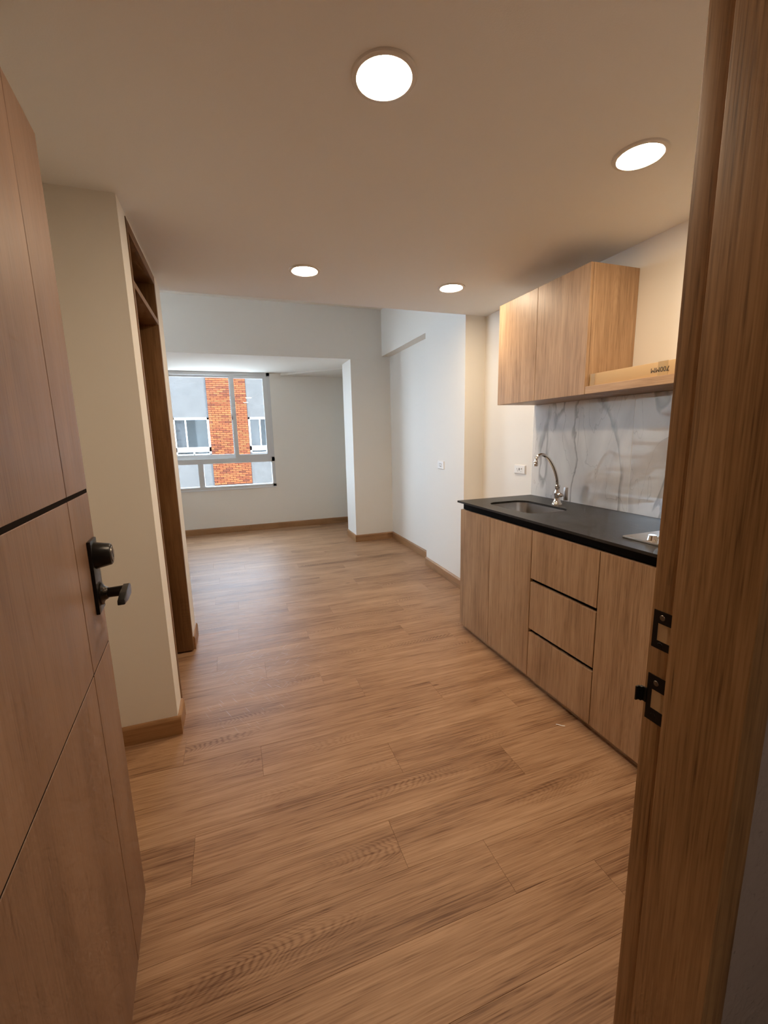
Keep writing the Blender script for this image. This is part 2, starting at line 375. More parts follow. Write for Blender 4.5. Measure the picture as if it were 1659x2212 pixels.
box('wall_kitchen', (XK, YBACK-.1, -.2), (XK+.13, YW+.15, ZV+.15), wall_paint, kind=ST, label='cream painted wall behind the kitchen units')
prism('wall_right', [(1.803, YA), (XK, YA), (XK, YR), (XW1, YR)], 'Z', 0, ZV, wall_paint, kind=ST, label='white wall pier with a socket, beyond the worktop end')
box('wall_right_recess', (XW2, YR, 0), (XK, YW, ZV), wall_paint, kind=ST, label='white wall set back under the header, right of column')
box('wall_right_header', (XW1, YR, ZH), (XW2, YB, ZV), wall_paint, kind=ST, label='plaster header above the recessed white wall')
box('wall_column', (XCOL, YB+.004, 0), (XW2, YCW, ZL), wall_paint, kind=ST, label='white square column under the cross beam')
VY0, VY1, VZ0, VZ1 = 3.15, 5.11, 1.82, 2.78
bm = bmesh.new()
bbox(bm, (XOUT-.1, YBACK-.1, -.2), (XOUT, VY0, ZV+.15)); bbox(bm, (XOUT-.1, VY1, -.2), (XOUT, YW+.14, ZV+.15))
bbox(bm, (XOUT-.1, VY0, -.2), (XOUT, VY1, VZ0)); bbox(bm, (XOUT-.1, VY0, VZ1), (XOUT, VY1, ZV+.15))
add('wall_outer_left', bm, wall_paint, kind=ST, label='outer wall behind the staircase')
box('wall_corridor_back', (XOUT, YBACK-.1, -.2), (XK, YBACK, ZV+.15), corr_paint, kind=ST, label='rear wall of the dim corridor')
# window wall in four pieces round the opening
WX0, WX1, WZ0, WZ1 = -.800, .595, .634, 2.240
bm = bmesh.new()
bbox(bm, (XOUT, YW, -.2), (WX0, YW+.14, ZV+.15)); bbox(bm, (WX1, YW, -.2), (XK, YW+.14, ZV+.15))
bbox(bm, (WX0, YW, -.2), (WX1, YW+.14, WZ0)); bbox(bm, (WX0, YW, WZ1), (WX1, YW+.14, ZV+.15))
add('wall_window', bm, wall_paint, kind=ST, label='white wall with the large window')
# left block (bathroom) walls with the doorway
DY0, DY1 = 2.135, 2.835
box('wall_left_front', (XOUT, YL1, 0), (XL, YL1+.10, ZC), wall_paint, kind=ST, label='beige lit wall face behind the open entrance door')
bm = bmesh.new()
bbox(bm, (XL-.10, YL1+.10, 0), (XL, DY0, ZC)); bbox(bm, (XL-.10, DY1, 0), (XL, YL2-.10, ZC)); bbox(bm, (XL-.10, DY0, ZC-.012), (XL, DY1, ZC))
add('wall_left_side', bm, wall_paint, kind=ST, label='narrow side wall around the inner wooden doorway')
box('wall_left_rear', (XOUT, YL2-.10, 0), (XL, YL2, ZV), wall_paint, kind=ST, label='wall end beside the inner doorway')
box('wall_entry_left', (-.86, YJ1, 0), (-.76, YL1, ZC), wall_paint, kind=ST, label='wall behind the entrance door leaf')
# entrance wall round the doorway and corridor side
HX = -.290
bm = bmesh.new()
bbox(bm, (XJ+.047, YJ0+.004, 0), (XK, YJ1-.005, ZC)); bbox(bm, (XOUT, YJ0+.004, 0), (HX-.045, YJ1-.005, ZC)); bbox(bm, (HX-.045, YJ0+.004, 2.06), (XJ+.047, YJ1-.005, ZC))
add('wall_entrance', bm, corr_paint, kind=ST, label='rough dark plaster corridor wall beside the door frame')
box('floor_corridor', (XOUT, YBACK, -.2), (XK, YJ0+.02, -.002), plain('corridor_tile', (.30, .26, .22), .4), kind=ST, label='corridor floor outside the entrance')

# ------------------------------------------------------------------ baseboards
BH, BT = .088, .014
def base(name, p, q, nrm, mat, label):
    """skirting along p->q (xy), protruding along nrm, with a chamfered top"""
    p, q, n = Vector((*p, 0)), Vector((*q, 0)), Vector((*nrm, 0))
    prof = [(0, 0), (BT, 0), (BT, BH-.012), (BT-.004, BH-.004), (BT-.008, BH), (0, BH)]
    bm = bmesh.new()
    A = [bm.verts.new(p+n*a+Vector((0, 0, z))) for a, z in prof]; B = [bm.verts.new(q+n*a+Vector((0, 0, z))) for a, z in prof]
    bm.faces.new(A); bm.faces.new(B[::-1])
    for i in range(len(prof)): bm.faces.new((A[i], B[i], B[(i+1) % len(prof)], A[(i+1) % len(prof)]))
    return add(name, bm, mat, kind=ST, label=label)
base('baseboard_window', (XOUT, YW), (XW2, YW), (0, -1), base_x, 'oak baseboard under the window')
base('baseboard_column_front', (XCOL-BT, YB+.004), (XW2-BT, YB+.004), (0, -1), base_x, 'oak baseboard on the front of the column')
base('baseboard_column_side', (XCOL, YB+.004), (XCOL, YCW), (-1, 0), base_y, 'oak baseboard on the window side of the column')
base('baseboard_right_recess', (XW2, YR+.001), (XW2, YB+.004), (-1, 0), base_y, 'oak baseboard along the recessed white wall')
d = Vector((XW1-1.803, YR-YA)).normalized()
base('baseboard_right', (1.803, YA), (XW1, YR), (-d.y, d.x), base_y, 'oak baseboard of the wall pier beyond the kitchen units')
base('baseboard_left_front', (-.76, YL1), (XL+BT, YL1), (0, -1), base_x, 'oak baseboard on the beige wall behind the door')
base('baseboard_left_side', (XL, YL1), (XL, DY0), (1, 0), base_y, 'short oak baseboard just before the inner doorway')
base('baseboard_left_end', (XL, DY1+.004), (XL, YL2+BT), (1, 0), base_y, 'short oak baseboard just past the inner doorway')

# ------------------------------------------------------------------ window
win = thing('window_1', (-.10, YW, WZ0), 'grey aluminium sliding window with two small panes below', kind=ST)
FY0, FY1 = YW-.004, YW+.085
bm = bmesh.new()
bbox(bm, (WX0, FY0, WZ0), (WX0+.042, FY1, WZ1)); bbox(bm, (.553, FY0, WZ0), (WX1, FY1, WZ1))
bbox(bm, (WX0, FY0, 2.195), (WX1, FY1, WZ1)); bbox(bm, (WX0, FY0, WZ0), (WX1, FY1, .674)); bbox(bm, (WX0, FY0, 1.004), (WX1, FY1, 1.066))
bbox(bm, (-.440, FY0+.01, .66), (-.382, FY1-.01, 1.01))
add('frame', bm, alu, win)
def sash(x0, x1, z0, z1, gx0, gx1, gz0, gz1, y0, y1):
    bm = bmesh.new()
    bbox(bm, (x0, y0, z0), (gx0, y1, z1)); bbox(bm, (gx1, y0, z0), (x1, y1, z1)); bbox(bm, (gx0, y0, z0), (gx1, y1, gz0)); bbox(bm, (gx0, y0, gz1), (gx1, y1, z1))
    s = add('sash', bm, alu, win)
    t = .006; ym = (y0+y1)/2; bm = bmesh.new()
    bbox(bm, (gx0, y0+.004, gz0), (gx0+t, y1-.004, gz1)); bbox(bm, (gx1-t, y0+.004, gz0), (gx1, y1-.004, gz1)); bbox(bm, (gx0, y0+.004, gz0), (gx1, y1-.004, gz0+t)); bbox(bm, (gx0, y0+.004, gz1-t), (gx1, y1-.004, gz1))
    add('gasket', bm, gasket, s)
    box('pane', (gx0, ym-.003, gz0), (gx1, ym+.003, gz1), pane_m, s); return s
s1 = sash(.057, .553, 1.066, 2.195, .104, .502, 1.108, 2.165, FY0+.006, FY0+.036)
s2 = sash(WX0+.042, .095, 1.066, 2.195, -.720, .050, 1.118, 2.175, FY0+.046, FY0+.076)
for gx0, gx1 in ((WX0+.042, -.440), (-.382, .553)):
    g = box('lower_pane', (gx0+.006, FY0+.040, .680), (gx1-.006, FY0+.046, .998), pane_m, win)
    t = .008; bm = bmesh.new()
    bbox(bm, (gx0, FY0+.02, .674), (gx0+t, FY0+.06, 1.004)); bbox(bm, (gx1-t, FY0+.02, .674), (gx1, FY0+.06, 1.004)); bbox(bm, (gx0, FY0+.02, .674), (gx1, FY0+.06, .674+t)); bbox(bm, (gx0, FY0+.02, 1.004-t), (gx1, FY0+.06, 1.004))
    add('gasket', bm, gasket, g)
box('latch', (.050, FY0-.006, 1.60), (.062, FY0+.05, 1.655), grey_plastic, win, .002)
box('sill', (WX0, YW-.012, WZ0-.012), (WX1+.006, YW+.13, WZ0+.004), gasket, win, .002)

# unseen high window, added beside the stair to throw daylight on the walls opposite
win_added = thing('window_added', (XOUT-.05, (VY0+VY1)/2, VZ0), 'unseen wide high window, added beside the staircase to light the room', kind=ST)
bm = bmesh.new(); a_, c_ = XOUT-.09, XOUT-.02
for y0_, y1_ in ((VY0, VY0+.05), ((VY0+VY1)/2-.03, (VY0+VY1)/2+.03), (VY1-.05, VY1)): bbox(bm, (a_, y0_, VZ0), (c_, y1_, VZ1))
for z0_, z1_ in ((VZ0, VZ0+.05), (VZ1-.05, VZ1)): bbox(bm, (a_, VY0, z0_), (c_, VY1, z1_))
add('frame', bm, alu, win_added)
for y0_, y1_ in ((VY0+.05, (VY0+VY1)/2-.03), ((VY0+VY1)/2+.03, VY1-.05)): box('pane', (XOUT-.06, y0_, VZ0+.05), (XOUT-.054, y1_, VZ1-.05), pane_m, win_added)

# ------------------------------------------------------------------ inner doorway on the left
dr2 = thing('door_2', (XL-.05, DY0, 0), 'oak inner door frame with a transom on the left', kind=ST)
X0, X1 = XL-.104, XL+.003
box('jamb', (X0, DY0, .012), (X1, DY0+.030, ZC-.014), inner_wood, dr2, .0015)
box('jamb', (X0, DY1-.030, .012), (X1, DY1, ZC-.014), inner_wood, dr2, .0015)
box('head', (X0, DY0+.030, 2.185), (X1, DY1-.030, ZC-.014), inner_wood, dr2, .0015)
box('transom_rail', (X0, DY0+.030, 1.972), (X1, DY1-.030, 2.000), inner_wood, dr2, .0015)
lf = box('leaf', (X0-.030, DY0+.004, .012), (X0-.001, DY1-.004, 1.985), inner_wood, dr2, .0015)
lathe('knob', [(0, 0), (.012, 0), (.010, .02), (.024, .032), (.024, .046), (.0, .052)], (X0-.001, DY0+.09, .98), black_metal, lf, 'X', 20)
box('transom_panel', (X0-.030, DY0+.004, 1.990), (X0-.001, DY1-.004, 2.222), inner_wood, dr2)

# ------------------------------------------------------------------ entrance door leaf (frame: u along -y? built in local x = towards free edge)
TH = .0736; DW = .829
hinge = Vector((-.3458 + math.sin(TH)*DW, 1.2461 - math.cos(TH)*DW, .008))
door = thing('door_1', hinge, 'open oak entrance door with dark grooves and black lever lock', kind=ST, rotz=math.pi/2+TH)
LOCAL.add(door)          # local x -> free edge, local y -> away from the visible face (visible face at y = 0 facing -y)
DH = 1.992; pr = .004; G = .19
box('core', (0, pr, 0), (DW, .040, DH), door_wood, door)
box('groove_back', (.002, .0010, .004), (DW-.0005, pr+.001, DH-.004), groove_m, door)
zs = [(0, .808), (.812, 1.206), (1.216, DH)]; xs = [(0, DW-G-.0018), (DW-G+.0018, DW)]
for z0, z1 in zs:
    for a, c in xs: box('panel', (a, 0, z0), (c, pr, z1), door_wood, door, .0008, seg=1, smooth=False)
lk = box('lock_plate', (DW-.088, -.008, .914), (DW-.020, 0, 1.096), black_metal, door, .002)
cx = DW-.054
cyl = lathe('lock_cylinder', [(.0, -.007), (.0335, -.007), (.033, -.010), (.0265, -.041), (.0245, -.043), (0, -.043)], (cx, 0, 1.055), black_metal, lk, 'Y', 32)
kf = lathe('key_face', [(0, -.0432), (.019, -.0432), (.018, -.045), (0, -.045)], (cx, 0, 1.055), plain('dark_nickel', (.16, .145, .13), .3, .9), cyl, 'Y', 28)
box('keyhole', (cx-.0015, -.0456, 1.047), (cx+.0015, -.0448, 1.063), ink, cyl)
lathe('rose', [(0, -.007), (.029, -.007), (.028, -.012), (.018, -.017), (.0145, -.024), (0, -.024)], (cx, 0, .957), plain('bronze_black', (.035, .028, .022), .28, .8), lk, 'Y', 32)
lv = tube('lever', [(cx, -.018, .957), (cx, -.030, .957), (cx, -.066, .957)], [.0125, .0125, .0135], black_metal, lk, 20)
bm = bmesh.new()
sec = [(cx+.017, .964), (cx+.012, .971), (cx-.05, .968), (cx-.092, .962), (cx-.096, .951), (cx-.05, .946), (cx+.012, .943), (cx+.017, .950)]
A = [bm.verts.new((x_, -.056, z_)) for x_, z_ in sec]; B = [bm.verts.new((x_, -.072, z_)) for x_, z_ in sec]
bm.faces.new(A); bm.faces.new(B[::-1])
for i in range(8): bm.faces.new((A[i], B[i], B[(i+1) % 8], A[(i+1) % 8]))
bmesh.ops.bevel(bm, geom=list(bm.edges), offset=.0025, segments=2, profile=.6, affect='EDGES')
add('grip', bm, black_metal, lv, True)
for z_ in (.25, 1.0, 1.75):
    tube('hinge', [(-.004, .004, z_-.05), (-.004, .004, z_+.05)], .007, black_metal, door, 12)

# ------------------------------------------------------------------ entrance frame with strike plates
fr = thing('trim_1', (XJ+.02, (YJ0+YJ1)/2, 0), 'oak entrance door frame with two black strike plates', kind=ST)
RB = .006            # depth of the rebate behind the stop
def jamb(side, x):   # side +1: right jamb
    a = box('jamb', (x+side*RB, YJR, 0), (x+side*.046, YJ1, 2.058), frame_wood, fr, .0008)
    c = box('door_stop', (x, YJ0, 0), (x+side*.046, YJR, 2.058), frame_wood, fr, .0012)
    return a, c
jr, _ = jamb(1, XJ); jamb(-1, HX)
box('head', (HX-.0455, YJ0, 2.013), (XJ+.0455, YJR, 2.0575), frame_wood, fr); box('head', (HX-.0455, YJR, 2.018), (XJ+.0455, YJ1, 2.0575), frame_wood, fr)
def strike(z0, z1, lip, hz0, hz1):
    """thin plate with an opening showing the wooden mortise behind it"""
    xs_ = XJ+RB; y0, y1 = YJR+.0015, YJR+.0292; hy0, hy1 = y0, y1-.0072
    t0, t1 = xs_-.0012, xs_
    bm = bmesh.new()
    bbox(bm, (t0, y0, hz1), (t1, y1, z1)); bbox(bm, (t0, y0, z0), (t1, y1, hz0)); bbox(bm, (t0, hy1, hz0), (t1, y1, hz1))
    if lip:   # curled lip on the room side
        pts = [(0, 0), (.0055, -.0006), (.0090, -.004), (.0105, -.009)]
        for (a, c), (a2, c2) in zip(pts, pts[1:]):
            bbox(bm, (t0+min(c, c2)-.0006, y1+a-.0004, hz0+.004), (t1+max(c, c2), y1+a2+.0004, hz1-.004))
    p = add('strike_plate', bm, black_metal, jr)
    lathe('screw', [(0, -.0022), (.0036, -.0018), (.0042, -.0010), (0, -.0010)], (xs_, (y0+y1)/2+.001, (hz1+z1)/2), plain('screw_nickel', (.20, .17, .14), .35, .8), p, 'X', 14)
    lathe('screw', [(0, -.0022), (.0036, -.0018), (.0042, -.0010), (0, -.0010)], (xs_, (y0+y1)/2+.001, (hz0+z0)/2), black_metal, p, 'X', 14)
    box('mortise', (xs_-.0006, hy0, hz0), (xs_-.0002, hy1, hz1), cardboard, p)
strike(1.030, 1.086, False, 1.042, 1.068); strike(.916, .988, True, .936, .966)

# ------------------------------------------------------------------ kitchen base units
def gola(parent, y0, y1): box('finger_channel', (XP+.022, y0, .842), (XP+.040, y1, .888), black_gap, parent)
def unit(name, y0, y1, label, doors=(), drawers=()):
    t = thing(name, ((XP+XK)/2, (y0+y1)/2, 0), label, 'cabinet')
    bm = bmesh.new()
    bbox(bm, (XP+.040, y0, .036), (XK-.001, y1, .054)); bbox(bm, (XP+.040, y0, .054), (XK-.001, y0+.016, .886)); bbox(bm, (XP+.040, y1-.016, .054), (XK-.001, y1, .886)); bbox(bm, (XK-.016, y0+.016, .054), (XK-.001, y1-.016, .886))
    add('carcass', bm, cab_wood, t)
    box('plinth', (XP+.030, y0, 0), (XP+.046, y1, .036), cab_wood_y, t)
    gola(t, y0, y1)
    box('front_gap', (XP+.024, y0+.004, .045), (XP+.0395, y1-.004, .838), black_gap, t)
    for a, c in doors: box('door', (XP, a+.0018, .0385), (XP+.019, c-.0018, .842), cab_wood, t, .0008, seg=1, smooth=False)
    for z0, z1 in drawers: box('drawer', (XP, y0+.0025, z0), (XP+.019, y1-.0025, z1), cab_wood, t, .0008, seg=1, smooth=False)
    return t
unit('sink_cabinet', 1.750, YK, 'oak base cabinet with two tall doors under the sink', doors=[(2.128, YK), (1.750, 2.128)])
unit('drawer_cabinet', 1.318, 1.750, 'oak base cabinet with three stacked handleless drawers', drawers=[(.0385, .294), (.314, .572), (.591, .842)])
unit('hob_cabinet', .480, 1.318, 'oak base cabinet under the steel hob, beside the drawers', doors=[(.900, 1.318), (.480, .900)])

# worktop with a rounded sink opening
SX0, SX1, SY0, SY1 = 1.500, 1.785, 1.872, 2.312
def rrect(x0, x1, y0, y1, r, k=7):
    out = []
    for (cx_, cy_, a0) in ((x1-r, y1-r, 0), (x0+r, y1-r, 90), (x0+r, y0+r, 180), (x1-r, y0+r, 270)):
        for i in range(k):
            a = math.radians(a0+90*i/(k-1)); out.append((cx_+r*math.cos(a), cy_+r*math.sin(a)))
    return out
K = 9
hole = rrect(SX0, SX1, SY0, SY1, .075, K)
ox0, ox1, oy0, oy1 = XCT, XK-.001, .470, YK+.010
corn = [(ox1, oy1), (ox0, oy1), (ox0, oy0), (ox1, oy0)]
outer = []
for c in range(4):
    for i in range(K):
        h = hole[c*K+i]; t = i/(K-1)
        if abs(t-.5) < 1e-6: outer.append(corn[c])
        elif (t < .5) == (c % 2 == 0): outer.append((corn[c][0], h[1]))
        else: outer.append((h[0], corn[c][1]))
bm = bmesh.new(); z0, z1 = .888, .900
vt = lambda pts, z: [bm.verts.new((p[0], p[1], z)) for p in pts]
ht, hb, ot, ob = vt(hole, z1), vt(hole, z0), vt(outer, z1), vt(outer, z0); n = 4*K
for i in range(n):
    j = (i+1) % n
    for q in ((ht[i], ht[j], ot[j], ot[i]), (hb[i], ob[i], ob[j], hb[j]), (ht[i], hb[i], hb[j], ht[j]), (ot[i], ot[j], ob[j], ob[i])):
        bm.faces.new(q)
wt = add('worktop', bm, worktop_m); tag(wt, 'long matt black stone worktop over the oak base cabinets', 'worktop')

# undermount sink
sk = thing('sink', ((SX0+SX1)/2, (SY0+SY1)/2, .70), 'stainless steel sink bowl sunk into the black worktop', 'sink')
bm = bmesh.new(); loops = []
for dz, ins, r in ((.8875, -.012, .085), (.8865, -.002, .076), (.80, .004, .072), (.748, .010, .066), (.732, .022, .055), (.727, .045, .04)):
    loops.append([bm.verts.new((p[0], p[1], dz)) for p in rrect(SX0+ins, SX1-ins, SY0+ins, SY1-ins, r, K)])
for A, B in zip(loops, loops[1:]):
    for i in range(n): bm.faces.new((A[i], A[(i+1) % n], B[(i+1) % n], B[i]))
bm.faces.new(loops[-1]); add('bowl', bm, steel, sk, True)
lathe('drain', [(0, .001), (.020, .001), (.024, .004), (.036, .004), (.040, 0), (.040, -.004), (0, -.004)], ((SX0+SX1)/2, (SY0+SY1)/2, .729), chrome, sk)

# gooseneck tap
FX, FY = 1.842, 2.065
tp = thing('tap', (FX, FY, .900), 'chrome gooseneck tap behind the sink', 'tap')
lathe('base', [(0, 0), (.029, 0), (.029, .006), (.024, .012), (.017, .030), (.015, .050), (.017, .056), (.019, .070), (.017, .080), (.0145, .084), (.0145, .104), (.016, .106), (.016, .116), (.012, .120), (0, .120)], (FX, FY, .900), chrome, tp)
ctl = [(1.842, .990), (1.841, 1.012), (1.836, 1.050), (1.824, 1.088), (1.807, 1.123), (1.785, 1.157), (1.757, 1.187), (1.724, 1.204), (1.697, 1.202), (1.681, 1.188), (1.6755, 1.168), (1.675, 1.150)]
pts = []
for i in range(1, len(ctl)-2):
    p0, p1, p2, p3 = (Vector(c) for c in ctl[i-1:i+3])
    for j in range(4):
        t = j/4; q = .5*((2*p1)+(p2-p0)*t+(2*p0-5*p1+4*p2-p3)*t*t+(3*p1-p0-3*p2+p3)*t**3)
        pts.append((q.x, FY, q.y))
pts += [(1.6755, FY, 1.168), (1.675, FY, 1.152)]
sp = tube('spout', pts, .0095, chrome, tp, 18)
lathe('nozzle', [(0, .026), (.010, .026), (.0125, .022), (.0125, .014), (.0115, .012), (.0135, .010), (.0135, -.004), (.011, -.006), (0, -.006)], (1.675, FY, 1.146), chrome, sp, 'Z', 24)
vb = tube('valve', [(FX, FY+.010, .963), (FX, FY-.018, .963), (FX, FY-.034, .962), (FX, FY-.044, .962)], [.014, .0155, .013, .007], chrome, tp, 20)
tube('valve_stem', [(FX, FY-.040, .962), (FX, FY-.064, .962)], .0065, chrome, tp, 14)
box('lever', (FX-.010, FY-.078, .935), (FX+.010, FY-.062, 1.012), steel, tp, .003)

# steel hob at the near end of the worktop
hb_ = thing('hob', (1.66, 1.02, .900), 'stainless steel gas hob set on the black worktop near the frame', 'hob', rotz=math.radians(0))
box('plate', (1.494, .800, .9002), (1.905, 1.290, .910), steel, hb_, .004)
for bx_, by_, rr in ((1.60, 1.165, .034), (1.80, 1.165, .042), (1.60, .925, .042), (1.80, .925, .034)):
    bn = lathe('burner', [(0, .022), (rr*.6, .022), (rr*.72, .018), (rr*.72, .013), (rr, .012), (rr*1.15, .004), (rr*1.25, 0), (0, 0)], (bx_, by_, .910), grey_plastic, hb_, 'Z', 28)
for k in range(4): lathe('knob', [(0, .020), (.014, .020), (.016, .016), (.019, .002), (.020, 0), (0, 0)], (1.530, 1.185-.062*k, .910), chrome, hb_, 'Z', 22)

# splash-back tiles
bs = thing('splashback', (XK-.005, 1.45, .900), 'polished white marble-look tile splash-back above the worktop', 'splashback')
for a, c in ((1.693, YK), (.470, 1.690)): box('tile', (XK-.009, a, .9005), (XK-.0005, c, 1.5155), tile_m, bs, .0006, seg=1, smooth=False)
box('edge_trim', (XK-.0098, YK, .9005), (XK-.0004, YK+.005, 1.5155), white_plastic, bs)
box('grout', (XK-.0082, 1.690, .9005), (XK-.0004, 1.693, 1.5155), white_plastic, bs)

# wall cabinet
ZUB, ZUT, YU = 1.5165, 2.126, 1.732
wc = thing('wall_cabinet', ((XU+XK)/2, (YU+YK)/2, ZUB), 'oak two-door wall cabinet hung under the ceiling', 'cabinet')
box('side_panel', (XU+.020, YU, ZUB), (XK-.001, YU+.018, ZUT), cab_wood, wc, .0006, seg=1, smooth=False)
box('side_panel', (XU+.020, YK-.018, ZUB), (XK-.001, YK, ZUT), cab_wood, wc, .0006, seg=1, smooth=False)
box('top', (XU+.020, YU+.018, ZUT-.018), (XK-.001, YK-.018, ZUT), cab_wood_y, wc)
box('bottom', (XU+.020, YU+.018, ZUB), (XK-.001, YK-.018, ZUB+.018), cab_wood_y, wc)
box('back', (XK-.012, YU+.018, ZUB+.018), (XK-.002, YK-.018, ZUT-.018), cab_wood, wc)
box('front_gap', (XU+.0195, YU+.02, ZUB+.02), (XU+.0225, YK-.02, ZUT-.02), black_gap, wc)
for a, c in ((YU, 2.109), (2.109, YK)): box('door', (XU, a+.0013, ZUB), (XU+.0185, c-.0013, ZUT), cab_wood, wc, .0008, seg=1, smooth=False)

# open shelf for the hood with the flat carton
sh = box('shelf', (XU+.002, .960, 1.5170), (XK-.001, YU-.0008, 1.5535), cab_wood_y, None, .0008, smooth=False, seg=1)
tag(sh, 'thick oak shelf fixed beside the wall cabinet, carrying the carton', 'shelf')
bx = thing('cardboard_box', (1.80, 1.36, 1.5535), 'flat brown cardboard box marked 700MM lying on the oak shelf', 'box')
box('carton', (1.700, 1.000, 1.5538), (1.960, 1.722, 1.612), cardboard, bx, .002)
box('tape', (1.6994, 1.316, 1.5545), (1.6999, 1.360, 1.6125), tape_m, bx)
box('end_flap_tape', (1.6992, 1.690, 1.5545), (1.6998, 1.7225, 1.6115), tape_m, bx)
cu = bpy.data.curves.new('print', 'FONT'); cu.body = '700MM'; cu.size = .0275; cu.align_x = 'CENTER'; cu.align_y = 'CENTER'; cu.extrude = .0001
to = bpy.data.objects.new('print_tmp', cu); COL.objects.link(to)
bpy.context.view_layer.update()
tm = bpy.data.meshes.new_from_object(to.evaluated_get(bpy.context.evaluated_depsgraph_get())); bpy.data.objects.remove(to)
tm.name = 'print'; tm.materials.append(ink)
pr_ = bpy.data.objects.new('print', tm); COL.objects.link(pr_); pr_.parent = bx
# text upright faces -x reading towards -y; turned upside down
Rm = Matrix(((0, 0, -1), (-1, 0, 0), (0, 1, 0)))
pr_.rotation_euler = (Rm @ Matrix.Rotation(math.pi, 3, 'Z')).to_euler()
pr_.location = Vector((1.6988, 1.350, 1.5815)) - Vector(bx.location); pr_['label'] = 'black 700MM print, upside down'

# ------------------------------------------------------------------ sockets
def socket(name, x, yc, zc, wy, hz, label, holes):
    t = thing(name, (x, yc, zc-hz/2), label, 'socket')
    bm = bmesh.new(); y0, y1, z0_, z1_ = yc-wy/2, yc+wy/2, zc-hz/2, zc+hz/2; e_ = .006
    A = [bm.verts.new((x, a, c)) for a, c in ((y0, z0_), (y1, z0_), (y1, z1_), (y0, z1_))]
    B = [bm.verts.new((x-.011, a, c)) for a, c in ((y0+e_, z0_+e_), (y1-e_, z0_+e_), (y1-e_, z1_-e_), (y0+e_, z1_-e_))]
    bm.faces.new(A); bm.faces.new(B)
    for i in range(4): bm.faces.new((A[i], A[(i+1) % 4], B[(i+1) % 4], B[i]))
    p = add('plate', bm, white_plastic, t)
    md = box('module', (x-.0125, yc-wy*.27, zc-hz*.24), (x-.0105, yc+wy*.27, zc+hz*.24), white_plastic, t, .0008)
    for (dy, dz, w_, h_) in holes: box('slot', (x-.0130, yc+dy-w_/2, zc+dz-h_/2), (x-.0124, yc+dy+w_/2, zc+dz+h_/2), grey_plastic, md)
    return t
socket('power_socket', XK, 2.614, 1.070, .130, .068, 'white power socket on cream wall beside the splash-back',
       [(.026, .004, .004, .012), (.020, -.006, .004, .006), (-.026, .006, .010, .010), (0, .002, .014, .018), (-.016, .003, .004, .004), (.018, -.012, .006, .003), (-.022, -.012, .006, .003)])
socket('wall_outlet', 1.8145, 3.535, 1.058, .126, .078, 'small white outlet plate on the white wall pier beyond worktop',
       [(0, .013, .050, .004), (.015, -.001, .018, .004), (-.018, .002, .014, .005), (-.006, -.012, .034, .007)])

# ------------------------------------------------------------------ recessed ceiling lights
def downlight(x, y, label, mat=led, z=ZC):
    t = thing('recessed_light', (x, y, z-.006), label, 'ceiling light', 'round recessed ceiling lights')
    lathe('trim_ring', [(.068, -.0035), (.072, -.0062), (.083, -.0045), (.086, -.0005), (.086, .0005), (.068, .0005)], (x, y, z-.0006), ring_white, t, 'Z', 56)
    lathe('diffuser', [(0, -.0075), (.03, -.0072), (.055, -.0060), (.067, -.0036), (.0675, .000), (0, .000)], (x, y, z-.0006), mat, t, 'Z', 48)
    return t
downlight(.448, 1.196, 'round recessed ceiling light nearest the viewer, above the hall')
downlight(1.375, 1.233, 'round recessed ceiling light nearest the door frame, above hob')
downlight(.464, 2.551, 'round recessed ceiling light near the cross beam, hall side')
downlight(1.391, 2.580, 'round recessed ceiling light just left of the wall cabinet')
cl = downlight(-.3, -.9, 'unseen corridor ceiling light, added to brighten door frame and corridor wall', led_added)  # lamp added behind the viewer to lift the dark frame and corridor wall

# ------------------------------------------------------------------ paper scrap on the floor
bm = bmesh.new(); path = [(1.318, 1.412, .001), (1.322, 1.404, .004), (1.330, 1.397, .003), (1.340, 1.391, .001), (1.347, 1.386, .002)]
A = [bm.verts.new((x_, y_, z_)) for x_, y_, z_ in path]; B = [bm.verts.new((x_+.0025, y_+.0025, z_+.0008)) for x_, y_, z_ in path]
A2 = [bm.verts.new((v.co.x, v.co.y, v.co.z-.0006)) for v in A]; B2 = [bm.verts.new((v.co.x, v.co.y, v.co.z-.0006)) for v in B]
for i in range(len(path)-1):
    for q in ((A, B), (B, B2), (B2, A2), (A2, A)): bm.faces.new((q[0][i], q[0][i+1], q[1][i+1], q[1][i]))
bm.faces.new((A[0], B[0], B2[0], A2[0])); bm.faces.new((A[-1], A2[-1], B2[-1], B[-1]))
tag(add('paper_scrap', bm, paper), 'tiny curled white paper scrap on the floor by the drawers', 'scrap')

# ------------------------------------------------------------------ open stair (reflected in the splash-back)
stair = thing('staircase', (-1.35, 4.3, 0), 'open oak staircase by the far left wall, seen reflected in splash-back', 'staircase')
SX_0, SX_1 = -1.80, -.90
rise = .173
lev = [(i*rise, None) for i in range(1, 14)]
for i in range(1, 14):
    zt = .84+(i-5)*rise
    if i <= 3: ya, yb_ = 5.05+.26*(3-i)+.02, 5.05+.26*(3-i)+.32; ya, yb_ = ya+.15, yb_+.15
    elif i == 4: ya, yb_ = 4.46, 5.22
    else:
        ya = 4.24-.205*(i-5); yb_ = ya+.33
    if ya < YL2+.02: break
    box('tread', (SX_0, ya, zt-.040), (SX_1, yb_, zt), tread_wood, stair, .004)
zt_ = lambda i: .84+(i-5)*rise
prism('stringer', [(4.62, 0), (4.78, 0), (4.78, zt_(4)-.042), (4.50, zt_(5)-.042), (3.10, zt_(5)-.042+(4.50-3.10)*rise/.205), (3.10, zt_(5)-.25+(4.50-3.10)*rise/.205), (4.46, zt_(5)-.26), (4.62, .45)], 'X', -1.42, -1.28, tread_wood, stair)
